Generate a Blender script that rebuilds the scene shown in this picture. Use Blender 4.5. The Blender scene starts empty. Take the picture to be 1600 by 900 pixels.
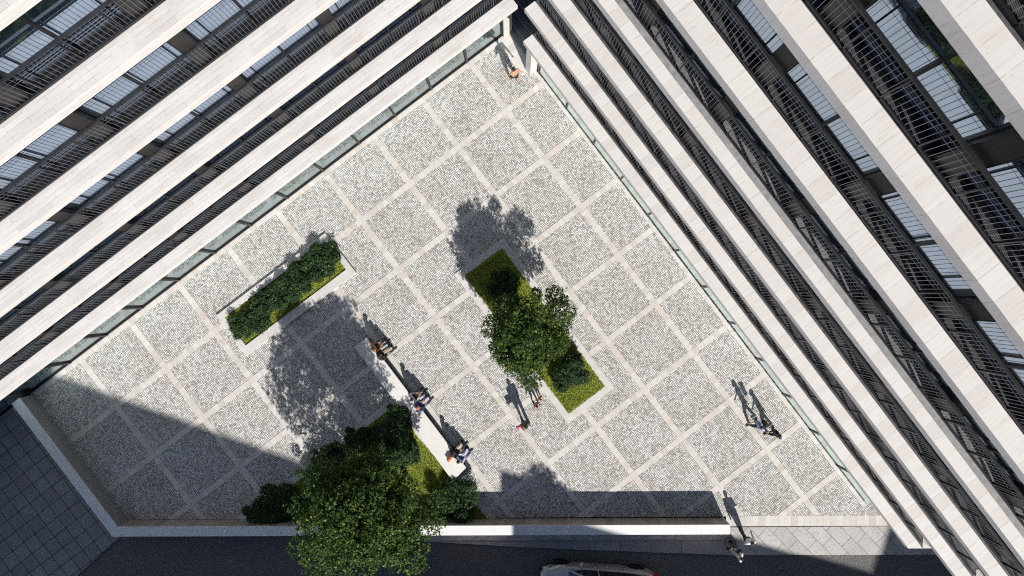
import bpy, bmesh, math, random
import numpy as np
from mathutils import Vector, Matrix
random.seed(7); rng = np.random.default_rng(7)
R = math.radians

# ------------------------------------------------------------------ camera
H = 36.4                       # height of the drone above the plaza
FPX, CX, CY, TX, TY = 1200.0, 815.073, 437.884, 0.0115, -0.0149
sc = bpy.context.scene
COL = sc.collection
cam_d = bpy.data.cameras.new('camera'); cam = bpy.data.objects.new('camera', cam_d)
COL.objects.link(cam); sc.camera = cam
cam_d.sensor_width = 36; cam_d.lens = 36*FPX/1600
cam_d.shift_x = -(CX-800)/1600; cam_d.shift_y = (CY-450)/1600
cam_d.clip_end = 1000; cam_d.clip_start = 0.5
c1, s1, c2, s2 = math.cos(TX), math.sin(TX), math.cos(TY), math.sin(TY)
ax = np.array([c1, 0, s1])                       # image right in world axes
zx = np.array([s1, 0, -c1])
ay = np.array([0, -c2, 0]) - s2*zx               # image down
az = np.array([0, -s2, 0]) + c2*zx               # forward
M = Matrix(((ax[0], -ay[0], -az[0], 0), (ax[1], -ay[1], -az[1], 0), (ax[2], -ay[2], -az[2], H), (0, 0, 0, 1)))
cam.matrix_world = M

# ------------------------------------------------------------------ light
SUN_EL = R(38.5); SDIR = Vector((.40, -.915)).normalized()      # horizontal direction towards the sun
w = bpy.data.worlds.new('World'); sc.world = w; w.use_nodes = True
nt = w.node_tree; bg = nt.nodes['Background']
sky = nt.nodes.new('ShaderNodeTexSky'); sky.sky_type = 'NISHITA'; sky.sun_disc = False
sky.sun_elevation = SUN_EL; sky.sun_rotation = math.atan2(SDIR.x, SDIR.y)
sky.altitude = 100; sky.air_density = 1.0; sky.dust_density = .6; sky.ozone_density = 1.5
wb = nt.nodes.new('ShaderNodeMix'); wb.data_type = 'RGBA'; wb.blend_type = 'MULTIPLY'; wb.inputs[0].default_value = 1
wb.inputs[7].default_value = (.95, .98, 1.10, 1)
nt.links.new(sky.outputs[0], wb.inputs[6]); nt.links.new(wb.outputs[2], bg.inputs[0]); bg.inputs[1].default_value = 0.05
sd = bpy.data.lights.new('sun', 'SUN'); sd.energy = 5.0; sd.angle = R(.53); sd.color = (1, .955, .895)
sun = bpy.data.objects.new('sun', sd); COL.objects.link(sun); sun.location = (20, -45, 60)
tow = Vector((SDIR.x*math.cos(SUN_EL), SDIR.y*math.cos(SUN_EL), math.sin(SUN_EL)))
sun.rotation_euler = tow.to_track_quat('Z', 'Y').to_euler()
vs = sc.view_settings
vs.view_transform = 'Standard'; vs.look = 'None'; vs.exposure = 0.2; vs.gamma = 1; vs.use_curve_mapping = False
sc.render.engine = 'CYCLES'
sc.cycles.use_denoising = False; sc.cycles.use_adaptive_sampling = False; sc.cycles.filter_width = 1.1; sc.cycles.sample_clamp_indirect = 4; sc.cycles.max_bounces = 6; sc.cycles.diffuse_bounces = 3; sc.cycles.glossy_bounces = 4

# ------------------------------------------------------------------ plan of the place (metres)
def ray(px, py):
    return (px-CX)/FPX*ax + (py-CY)/FPX*ay + az
def at(px, py, z=0.0):          # survey point: plan position of a point seen at height z
    d = ray(px, py); t = (z-H)/d[2]
    return Vector((d[0]*t, d[1]*t, z))
TH = .6515
UG = Vector((math.cos(TH), math.sin(TH))); VG = Vector((math.sin(TH+.0025), -math.cos(TH+.0025)))
G0 = Vector((-7.1661, 3.3662)); GA, GB = 2.8825, 2.8966
TL, TR = TH+.002, TH-.003
DL, DR = 9.564, 6.675
UL = Vector((math.cos(TL), math.sin(TL))); NL = Vector((-UL.y, UL.x))
UR = Vector((math.sin(TR), -math.cos(TR))); NR = Vector((-UR.y, UR.x))

# ------------------------------------------------------------------ helpers
def setp(o, label=None, cat=None, group=None, kind=None):
    if label: o['label'] = label
    if cat: o['category'] = cat
    if group: o['group'] = group
    if kind: o['kind'] = kind
    return o
def empty(name, loc=(0, 0, 0), rz=0, label=None, cat=None, group=None):
    o = bpy.data.objects.new(name, None); COL.objects.link(o)
    o.location = loc; o.rotation_euler = (0, 0, rz); o.empty_display_size = .3
    return setp(o, label, cat, group)
class MB:
    """collects faces with uv and material index"""
    def __init__(s): s.v = []; s.f = []; s.uv = []; s.mi = []
    def quad(s, pts, uv=None, mi=0):
        n = len(s.v); s.v += [tuple(p) for p in pts]; s.f.append(tuple(range(n, n+len(pts))))
        if uv is None: uv = [(p[0], p[1]) for p in pts]
        s.uv.append(uv); s.mi.append(mi)
    def prism(s, poly, z0, z1, mi=0, bottom=True, off=0.0):
        poly = [tuple(p[:2]) for p in poly]
        a = sum(poly[i][0]*poly[(i+1) % len(poly)][1]-poly[(i+1) % len(poly)][0]*poly[i][1] for i in range(len(poly)))
        if a < 0: poly = poly[::-1]
        s.quad([(x, y, z1) for x, y in poly], [(x+off, y) for x, y in poly], mi)
        if bottom: s.quad([(x, y, z0) for x, y in poly[::-1]], [(x+off, y) for x, y in poly[::-1]], mi)
        for i in range(len(poly)):
            (x0, y0), (x1, y1) = poly[i], poly[(i+1) % len(poly)]
            dx, dy = abs(x1-x0), abs(y1-y0)
            if dx >= dy: uv = [(x0+off, y0-(z1-z0)), (x1+off, y1-(z1-z0)), (x1+off, y1), (x0+off, y0)]
            else: uv = [(x0+off-(z1-z0), y0), (x1+off-(z1-z0), y1), (x1+off, y1), (x0+off, y0)]
            s.quad([(x0, y0, z0), (x1, y1, z0), (x1, y1, z1), (x0, y0, z1)], uv, mi)
    def box(s, x0, x1, y0, y1, z0, z1, mi=0, off=0.0):
        s.prism([(x0, y0), (x1, y0), (x1, y1), (x0, y1)], z0, z1, mi, True, off)
    def bar(s, a, b, t, mi=0, t2=None):
        a = Vector(a); b = Vector(b); d = (b-a).normalized()
        u = d.cross(Vector((0, 0, 1)))
        if u.length < .1: u = Vector((1, 0, 0))
        u.normalize(); v = d.cross(u)
        u *= t/2; v *= (t2 or t)/2
        c = [u+v, u-v, -u-v, -u+v]
        for i in range(4):
            p, q = c[i], c[(i+1) % 4]
            s.quad([a+p, a+q, b+q, b+p], None, mi)
        s.quad([a+k for k in c[::-1]], None, mi); s.quad([b+k for k in c], None, mi)
    def mesh(s, name, mats):
        me = bpy.data.meshes.new(name); me.from_pydata(s.v, [], s.f)
        for m in (mats if isinstance(mats, (list, tuple)) else [mats]): me.materials.append(m)
        me.polygons.foreach_set('material_index', s.mi)
        l = me.uv_layers.new(name='UVMap'); l.data.foreach_set('uv', [c for f in s.uv for p in f for c in p])
        me.update(); return me
    def build(s, name, mats, parent=None, bevel=0):
        return obj(name, s.mesh(name, mats), parent, bevel)
def obj(name, me, parent=None, bevel=0):
    o = bpy.data.objects.new(name, me); COL.objects.link(o)
    if parent: o.parent = parent
    if bevel:
        b = o.modifiers.new('bevel', 'BEVEL'); b.width = bevel; b.segments = 2; b.limit_method = 'ANGLE'
    return o
def copy_tree(o, parent=None):
    c = o.copy(); COL.objects.link(c); c.parent = parent
    for ch in list(o.children): copy_tree(ch, c)
    return c

# ------------------------------------------------------------------ materials
def mat(name, color=(.5, .5, .5), rough=.7, metal=0, spec=.5):
    m = bpy.data.materials.new(name); m.use_nodes = True
    b = m.node_tree.nodes['Principled BSDF']
    b.inputs['Base Color'].default_value = (*color, 1); b.inputs['Roughness'].default_value = rough
    b.inputs['Metallic'].default_value = metal; b.inputs['Specular IOR Level'].default_value = spec
    return m
class G:
    """small node-graph writer"""
    def __init__(s, m): s.m = m; s.t = m.node_tree; s.b = s.t.nodes['Principled BSDF']
    def n(s, typ, ins=None, **kw):
        x = s.t.nodes.new('ShaderNode'+typ)
        for k, v in kw.items(): setattr(x, k, v)
        for k, v in (ins or {}).items():
            if isinstance(v, bpy.types.NodeSocket): s.t.links.new(v, x.inputs[k])
            else: x.inputs[k].default_value = v
        return x
    def math(s, op, a, b=0.0, c=None):
        i = {0: a, 1: b}
        if c is not None: i[2] = c
        return s.n('Math', i, operation=op).outputs[0]
    def mix(s, f, a, b, blend='MIX'):
        x = s.n('Mix', data_type='RGBA', blend_type=blend)
        for k, v in ((0, f), (6, a), (7, b)):
            if isinstance(v, bpy.types.NodeSocket): s.t.links.new(v, x.inputs[k])
            else: x.inputs[k].default_value = v if k == 0 else (*v, 1)
        return x.outputs[2]
    def ramp(s, f, stops):
        x = s.n('ValToRGB', {0: f}); r = x.color_ramp
        while len(r.elements) < len(stops): r.elements.new(.5)
        for e, (p, c) in zip(r.elements, stops): e.position = p; e.color = (*c, 1)
        return x.outputs[0]
    def rot(s, ang, src='Object', loc=(0, 0, 0), scale=(1, 1, 1)):
        tc = s.n('TexCoord'); mp = s.n('Mapping', {'Vector': tc.outputs[src]}, vector_type='POINT')
        mp.inputs['Rotation'].default_value = (0, 0, ang); mp.inputs['Location'].default_value = loc
        mp.inputs['Scale'].default_value = scale
        return mp.outputs[0]
    def noise(s, v, scale, detail=3, rough=.55, out=0):
        return s.n('TexNoise', {'Vector': v, 'Scale': scale, 'Detail': detail, 'Roughness': rough}).outputs[out]
    def col(s, c): s.t.links.new(c, s.b.inputs['Base Color'])
    def bump(s, h, st=.4, d=.01):
        b = s.n('Bump', {'Height': h, 'Strength': st, 'Distance': d}); s.t.links.new(b.outputs[0], s.b.inputs['Normal'])

# cobbles: small grey setts with dark open joints
m_cob = mat('cobble_setts', rough=.85); g = G(m_cob)
v = g.rot(-TH)
wob = g.noise(v, 2.2, 2, out=1)
v2 = g.n('VectorMath', {0: v, 1: g.n('VectorMath', {0: wob, 'Scale': .03}, operation='SCALE').outputs[0]}, operation='ADD').outputs[0]
SC = 11.8
vd = g.n('TexVoronoi', {'Vector': v2, 'Scale': SC, 'Randomness': .38}, feature='DISTANCE_TO_EDGE', voronoi_dimensions='2D')
vf = g.n('TexVoronoi', {'Vector': v2, 'Scale': SC, 'Randomness': .38}, feature='F1', voronoi_dimensions='2D')
sep = g.n('SeparateColor', {0: vf.outputs['Color']})
tone = g.ramp(sep.outputs[0], [(0, (.38, .375, .365)), (.25, (.58, .57, .55)), (.6, (.74, .73, .705)), (1, (.93, .92, .89))])
warm = g.mix(g.math('MULTIPLY', sep.outputs[1], .4), tone, (.62, .55, .47), 'MIX')
warm = g.mix(g.math('GREATER_THAN', sep.outputs[1], .8), tone, warm)
joint = g.n('MapRange', {0: vd.outputs['Distance'], 1: .05, 2: .16}).outputs[0]
jn = g.math('MULTIPLY', joint, 1.0)
c = g.mix(jn, (.11, .107, .103), warm)
big = g.noise(v, .55, 4, .6)
c = g.mix(g.n('MapRange', {0: big, 1: .40, 2: .72, 3: 0.0, 4: .45}).outputs[0], c, (.66, .63, .56), 'MULTIPLY')
moss = g.n('MapRange', {0: g.noise(v, 1.3, 5, .7), 1: .6, 2: .75, 3: 0.0, 4: .22}).outputs[0]
c = g.mix(moss, c, (.36, .34, .27))
g.col(c); g.bump(joint, .6, .012)

# travertine strips: uv runs along the strip, slab joints across
m_strip = mat('travertine_strip', rough=.65); g = G(m_strip)
uv = g.n('TexCoord').outputs['UV']
br = g.n('TexBrick', {'Vector': uv, 'Scale': 1.0, 'Mortar Size': .006, 'Mortar Smooth': .3, 'Brick Width': .31, 'Row Height': .9,
                      'Color1': (0, 0, 0, 1), 'Color2': (1, 1, 1, 1), 'Mortar': (0, 0, 0, 1)}, offset=0, squash=1)
tone = g.ramp(br.outputs['Color'], [(0, (.60, .56, .525)), (.3, (.68, .66, .63)), (.8, (.73, .715, .69)), (1, (.66, .60, .55))])
stn = g.noise(uv, 1.1, 5, .65)
tone = g.mix(g.n('MapRange', {0: stn, 1: .5, 2: .72, 3: 0.0, 4: .55}).outputs[0], tone, (.86, .72, .58), 'MULTIPLY')
fine = g.noise(g.n('Mapping', {'Vector': uv, 'Scale': (30, 3, 1)}).outputs[0], 1, 4)
tone = g.mix(.35, tone, g.ramp(fine, [(.3, (.60, .55, .50)), (.7, (.85, .83, .80))]), 'MULTIPLY')
tone = g.mix(g.math('MULTIPLY', br.outputs['Fac'], .7), tone, (.28, .25, .22))
g.col(tone)

# pale stone of the ledges: joints + veins;  mode 'L' = courses along the ledge, 'R' = slabs laid across
def stone(name, mode):
    m = mat(name, rough=.6); g = G(m); uv = g.n('TexCoord').outputs['UV']
    if mode == 'L':
        bw, rh, off, vs_ = 1.15, .155, .5, (.7, 26, 1)
    else:
        bw, rh, off, vs_ = .49, 3.0, 0, (16, .8, 1)
    br = g.n('TexBrick', {'Vector': uv, 'Scale': 1.0, 'Mortar Size': .0055, 'Mortar Smooth': .2, 'Brick Width': bw, 'Row Height': rh,
                          'Color1': (0, 0, 0, 1), 'Color2': (1, 1, 1, 1), 'Mortar': (.5, .5, .5, 1)}, offset=off, squash=1)
    tone = g.ramp(br.outputs['Color'], [(0, (.655, .63, .61)), (.4, (.70, .68, .665)), (1, (.725, .71, .695))])
    vein = g.noise(g.n('Mapping', {'Vector': uv, 'Scale': vs_}).outputs[0], 1, 5, .6)
    tone = g.mix(.55, tone, g.ramp(vein, [(.32, (.80, .765, .73)), (.5, (.96, .95, .94)), (.7, (1, 1, 1))]), 'MULTIPLY')
    cl = g.noise(uv, 1.4, 4, .6)
    tone = g.mix(g.n('MapRange', {0: cl, 1: .5, 2: .75, 3: 0.0, 4: .35}).outputs[0], tone, (.88, .83, .78), 'MULTIPLY')
    sp = g.n('TexVoronoi', {'Vector': uv, 'Scale': 2.3}, feature='F1', voronoi_dimensions='2D').outputs['Distance']
    tone = g.mix(g.math('LESS_THAN', sp, .016), tone, (.25, .22, .19))
    gate = g.n('MapRange', {0: g.noise(uv, 3.0, 2), 1: .42, 2: .55, 3: .1, 4: .8}).outputs[0]
    tone = g.mix(g.math('MULTIPLY', br.outputs['Fac'], gate), tone, (.33, .30, .27))
    streak = g.n('MapRange', {0: g.noise(g.n('Mapping', {'Vector': uv, 'Scale': (3.5, .5, 1)}).outputs[0], 1, 6, .7), 1: .55, 2: .75, 3: 0.0, 4: .35}).outputs[0]
    tone = g.mix(streak, tone, (.80, .76, .72), 'MULTIPLY')
    g.col(tone); return m
m_stL = stone('travertine_courses', 'L'); m_stR = stone('travertine_slabs', 'R')

def plain(name, c1_, c2_, scale=3, rough=.7, metal=0, src='Object', stretch=(1, 1, 1), ang=0, bump=0):
    m = mat(name, c1_, rough, metal); g = G(m); v = g.rot(ang, src, scale=stretch)
    n = g.noise(v, scale, 5, .6); c = g.mix(g.n('MapRange', {0: n, 1: .3, 2: .7}).outputs[0], c1_, c2_)
    g.col(c)
    if bump: g.bump(n, bump, .01)
    return m
m_asph = plain('asphalt', (.030, .031, .034), (.085, .085, .09), 26, .9)
g = G(m_asph); v = g.rot(0); sp = g.noise(v, 22, 2, .9)
g.col(g.ramp(sp, [(.36, (.05, .05, .052)), (.50, (.12, .118, .115)), (.60, (.19, .187, .18)), (.72, (.42, .41, .40))])); g.bump(sp, .5, .01)
def slabs(name, ang, bw, rh, off, c_lo, c_hi, joint, jw=.012, speck=True):
    m = mat(name, rough=.75); g = G(m); v = g.rot(ang)
    br = g.n('TexBrick', {'Vector': v, 'Scale': 1.0, 'Mortar Size': jw, 'Mortar Smooth': .1, 'Brick Width': bw, 'Row Height': rh,
                          'Color1': (0, 0, 0, 1), 'Color2': (1, 1, 1, 1), 'Mortar': (.5, .5, .5, 1)}, offset=off, squash=1)
    c = g.mix(br.outputs['Color'], c_lo, c_hi)
    c = g.mix(g.n('MapRange', {0: g.noise(v, 2.0, 5, .65), 1: .35, 2: .7, 3: 0.0, 4: .4}).outputs[0], c, tuple(k*.6 for k in c_lo))
    f = g.noise(v, 40, 2, .7); c = g.mix(.35, c, g.ramp(f, [(.3, (.55, .55, .55)), (.7, (1, 1, 1))]), 'MULTIPLY')
    if speck:
        s_ = g.n('TexVoronoi', {'Vector': v, 'Scale': 7.0}, feature='F1', voronoi_dimensions='2D').outputs['Distance']
        c = g.mix(g.math('LESS_THAN', s_, .10), c, (.10, .10, .10))
    c = g.mix(br.outputs['Fac'], c, joint); g.col(c); return m
m_side = slabs('granite_pavement_slabs', R(45), 1.05, .62, .37, (.50, .485, .465), (.60, .585, .565), (.15, .15, .15))
m_side2 = slabs('granite_kerb_slabs', 0, 1.45, .62, .5, (.34, .34, .34), (.44, .44, .44), (.10, .10, .10))
m_tile = slabs('dark_square_tiles', -TH, .65, .65, 0, (.29, .288, .285), (.37, .367, .362), (.03, .03, .035), .016)
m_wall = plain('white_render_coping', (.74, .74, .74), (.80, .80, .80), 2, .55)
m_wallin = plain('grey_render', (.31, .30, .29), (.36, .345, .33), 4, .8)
m_bench = plain('pale_concrete', (.66, .64, .61), (.74, .72, .70), 3, .7)
m_kerb = plain('kerb_stone', (.54, .52, .495), (.66, .645, .625), 2.5, .75)
m_dark = mat('dark_metal', (.014, .014, .017), .45, .3)
m_rail = plain('rail_metal', (.018, .019, .023), (.032, .033, .038), 4, .4, .3)
m_bars = mat('railing_steel', (.20, .21, .235), .3, .6)
m_colm = plain('bronze_cladding', (.022, .020, .020), (.040, .036, .034), 3, .5, .2, stretch=(1, 1, 8))
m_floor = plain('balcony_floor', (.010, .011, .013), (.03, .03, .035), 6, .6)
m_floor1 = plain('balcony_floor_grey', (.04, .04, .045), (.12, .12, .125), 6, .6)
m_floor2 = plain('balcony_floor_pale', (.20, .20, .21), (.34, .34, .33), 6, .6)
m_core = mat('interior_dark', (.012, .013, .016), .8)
m_soff = mat('soffit', (.12, .115, .11), .8)
def glass(name, tint, fac, base=(.008, .012, .016)):
    m = mat(name, base, .15, 0, .5); g = G(m)
    gl = g.n('BsdfGlossy', {'Color': (*tint, 1), 'Roughness': .015})
    mx = g.n('MixShader', {0: fac}); g.t.links.new(g.b.outputs[0], mx.inputs[1]); g.t.links.new(gl.outputs[0], mx.inputs[2])
    g.t.links.new(mx.outputs[0], g.t.nodes['Material Output'].inputs[0]); return m
m_glass = glass('window_glass', (.60, .76, .98), .52, (.010, .016, .028))
m_glassg = glass('shopfront_glass', (.62, .76, .80), .52)
m_glassr = glass('shopfront_glass_pale', (.78, .93, .95), .85)

# foliage
def leafmat(name, a, b, c_):
    m = mat(name, a, .55, 0, .22); g = G(m)
    geo = g.n('NewGeometry'); rnd = geo.outputs['Random Per Island']
    c = g.ramp(rnd, [(0, a), (.6, b), (.8, b), (1, c_)])
    nz = g.noise(g.rot(0), 1.6, 2)
    c = g.mix(g.n('MapRange', {0: nz, 1: .35, 2: .65, 3: 0.0, 4: .5}).outputs[0], c, tuple(k*.55 for k in b))
    g.col(c)
    tr = g.n('BsdfTranslucent', {'Color': g.mix(1.0, c, (1.3, 1.5, .6), 'MULTIPLY')})
    mx = g.n('MixShader', {0: .22}); g.t.links.new(g.b.outputs[0], mx.inputs[1]); g.t.links.new(tr.outputs[0], mx.inputs[2])
    g.t.links.new(mx.outputs[0], g.t.nodes['Material Output'].inputs[0]); return m
m_leaf1 = leafmat('leaves_tree', (.018, .040, .009), (.060, .110, .022), (.30, .40, .10))  # last colour paints yellowish sun highlights into some of the leaves
m_leaf2 = leafmat('leaves_shrub', (.014, .032, .012), (.040, .085, .028), (.20, .30, .12))
m_bark = plain('bark', (.07, .055, .04), (.13, .10, .08), 8, .9, bump=.5)
m_grass = plain('grass_ground', (.20, .24, .04), (.40, .38, .09), 3, .9)
m_blade = leafmat('grass_blades', (.22, .30, .05), (.40, .46, .08), (.58, .50, .17))

# ------------------------------------------------------------------ ground
def sheet(name, poly, z, m, kind='structure'):
    b = MB(); b.quad([(p[0], p[1], z) for p in poly]); o = b.build(name, m); 
    me = o.data
    if me.polygons[0].normal.z < 0: me.flip_normals()
    return setp(o, kind=kind)
sheet('ground', [(-300, -300), (300, -300), (300, 300), (-300, 300)], -.13, m_asph)
# plaza outline (convex): along the left building, the low walls, the street strip, under the right building
pA = (NL*10.6 + UL*-27)[:]; 
wA = at(53.3, 616.7); wB = at(201.7, 811.7)
YS = at(1250, 806).y                       # street edge of the cobbles
plaza = [Vector((wA.x, wA.y)), Vector((wB.x, wB.y)), Vector((24, YS)), NR*8.2+UR*16, NR*7.25+UR*-7.6, NR*7.25+UR*-10.9+Vector((0, 0)), NL*10.3+UL*7.2, NL*10.3+UL*-19.0]
# keep it counter-clockwise
sheet('plaza_cobbles', plaza, 0.0, m_cob)
def clip(poly, conv):
    out = [Vector(p) for p in poly]
    for i in range(len(conv)):
        a, b = conv[i], conv[(i+1) % len(conv)]; e = b-a
        f = lambda p: e.x*(p.y-a.y)-e.y*(p.x-a.x)
        src, out = out, []
        for k in range(len(src)):
            p, q = src[k], src[(k+1) % len(src)]; fp, fq = f(p), f(q)
            if fp >= 0: out.append(p)
            if (fp >= 0) != (fq >= 0): out.append(p+(q-p)*(fp/(fp-fq)))
        if len(out) < 3: return []
    return out
ar = sum(plaza[i].x*plaza[(i+1) % len(plaza)].y-plaza[(i+1) % len(plaza)].x*plaza[i].y for i in range(len(plaza)))
def isect(p, d_, q, e_):
    return p+d_*((q-p).x*e_.y-(q-p).y*e_.x)/(d_.x*e_.y-d_.y*e_.x)
cN = isect(NR*7.25, UR, NL*9.95, UL)
PZ = [plaza[0], plaza[1], isect(NR*7.25, UR, Vector((24, YS)), Vector((1, 0))), cN]
if sum(PZ[i].x*PZ[(i+1) % 4].y-PZ[(i+1) % 4].x*PZ[i].y for i in range(4)) < 0: PZ = PZ[::-1]
sb = MB(); SW = .135
for fam, z in ((0, .004), (1, .008)):
    d, nrm, st, sp_ = (VG, UG, GA, 'v') if fam == 0 else (UG, VG, GB, 'u')
    for i in range(-8, 12):
        o_ = G0 + nrm*st*i
        q = clip([o_+d*-40-nrm*SW, o_+d*40-nrm*SW, o_+d*40+nrm*SW, o_+d*-40+nrm*SW], PZ)
        if q:
            sb.quad([(p.x, p.y, z) for p in q], [((p-o_).dot(d)+i*.37, (p-o_).dot(nrm)+.45) for p in q])
# border strips
def border(a, b, wd, z):
    a = Vector(a[:2]); b = Vector(b[:2]); d = (b-a).normalized(); n = Vector((-d.y, d.x)); L = (b-a).length
    sb.quad([(*a, z), (*b, z), (*(b+n*wd), z), (*(a+n*wd), z)], [(0, .2), (L, .2), (L, .2+wd), (0, .2+wd)])
border(NL*9.72+UL*-22, NL*9.72+UL*7.6, .3, .012)
border(NR*6.55+UR*-11.0, NR*6.55+UR*-7.9, .70, .014)
border(NR*7.08+UR*-7.8, NR*7.08+UR*18.2, .16, .014)
YB = at(1250, 822).y
border((at(1141, 822).x-.2, YB), (24, YB), YS-YB+.01, .004)
me = sb.mesh('paving_strips', m_strip)
bm = bmesh.new(); bm.from_mesh(me)
for f in bm.faces:
    if f.normal.z < 0: f.normal_flip()
bm.to_mesh(me); bm.free()
setp(obj('paving_strips', me), kind='structure')
# street-side pavement (raised kerb edge above the road)
pv = MB()
kx = [(645, 845), (800, 854), (930, 859.5), (1140, 867.5), (1300, 867), (1520, 867)]
top = [(at(640, 822).x, YB), (26, YB)]
x_l = at(1141, 838).x
edge = [at(*k)[:2] for k in kx] + [(26, at(1520, 867).y)]
pv.prism([(edge[0][0]-.3, YB-.1)] + [e for e in edge] + [(26, YB)], -.12, -.004)
o = pv.build('pavement', m_side); setp(o, kind='structure')
pv2 = MB(); ed2 = [(e[0], e[1]) for e in edge[:4]]
pv2.quad([(*p, .0) for p in [(edge[0][0], edge[0][1]+.02)] + [(e[0], e[1]+.02) for e in edge[1:4]] + [(edge[3][0], YB-.6), (edge[0][0]-.2, YB-.6)]])
o = pv2.build('pavement_kerb', m_side2); setp(o, kind='structure')
# dark tiled square at the lower left
tl = [at(186, 840), at(118, 902), at(-200, 1190), at(-700, 900), at(-300, 380), at(20, 620)]
sheet('tiled_square', [p[:2] for p in tl], -.05, m_tile)

# ------------------------------------------------------------------ low boundary wall
wi = [at(30, 621.7, 1.1), at(183.3, 823.3, 1.1)]; xe = at(1141, 823, 1.1).x
yi = wi[1].y; TW = .44
d = (wi[1]-wi[0]).normalized(); n_out = Vector((d.y, -d.x, 0))
if n_out.dot(Vector((-1, -1, 0))) < 0: n_out = -n_out
wo0 = wi[0]+n_out*TW
t = ((yi-TW)-wo0.y)/d.y; wo1 = wo0+d*t
walle = empty('low_wall', (wi[1].x, wi[1].y, 0), 0, 'long low white wall that bends at the lower left and closes the plaza off from the street', 'wall')
def rel(p, o_): return (p[0]-o_.location.x, p[1]-o_.location.y)
b = MB(); e = .03
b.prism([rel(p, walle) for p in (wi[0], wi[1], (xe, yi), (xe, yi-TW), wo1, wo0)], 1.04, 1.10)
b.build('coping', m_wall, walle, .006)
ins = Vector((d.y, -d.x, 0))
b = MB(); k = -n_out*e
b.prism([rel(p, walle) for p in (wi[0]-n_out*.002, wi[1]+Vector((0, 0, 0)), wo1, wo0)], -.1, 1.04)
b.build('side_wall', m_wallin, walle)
b = MB()
for i_, (x0, x1) in enumerate([(wi[1].x, xe)]):
    b.quad([(x0-walle.location.x, .0, -.1), (x1-walle.location.x, .0, -.1), (x1-walle.location.x, .0, 1.04), (x0-walle.location.x, 0, 1.04)][::-1], [(0, .1), (x1-x0, .1), (x1-x0, .8), (0, .8)][::-1])
    b.box(x0-walle.location.x, x1-walle.location.x, -TW+.02, -.004, -.1, 1.035)
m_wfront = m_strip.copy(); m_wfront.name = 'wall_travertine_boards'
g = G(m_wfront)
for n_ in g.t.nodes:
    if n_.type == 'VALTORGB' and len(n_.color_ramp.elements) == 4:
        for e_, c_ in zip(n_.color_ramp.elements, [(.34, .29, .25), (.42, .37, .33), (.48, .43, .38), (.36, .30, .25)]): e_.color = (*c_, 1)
b.build('street_wall', m_wfront, walle)

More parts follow.
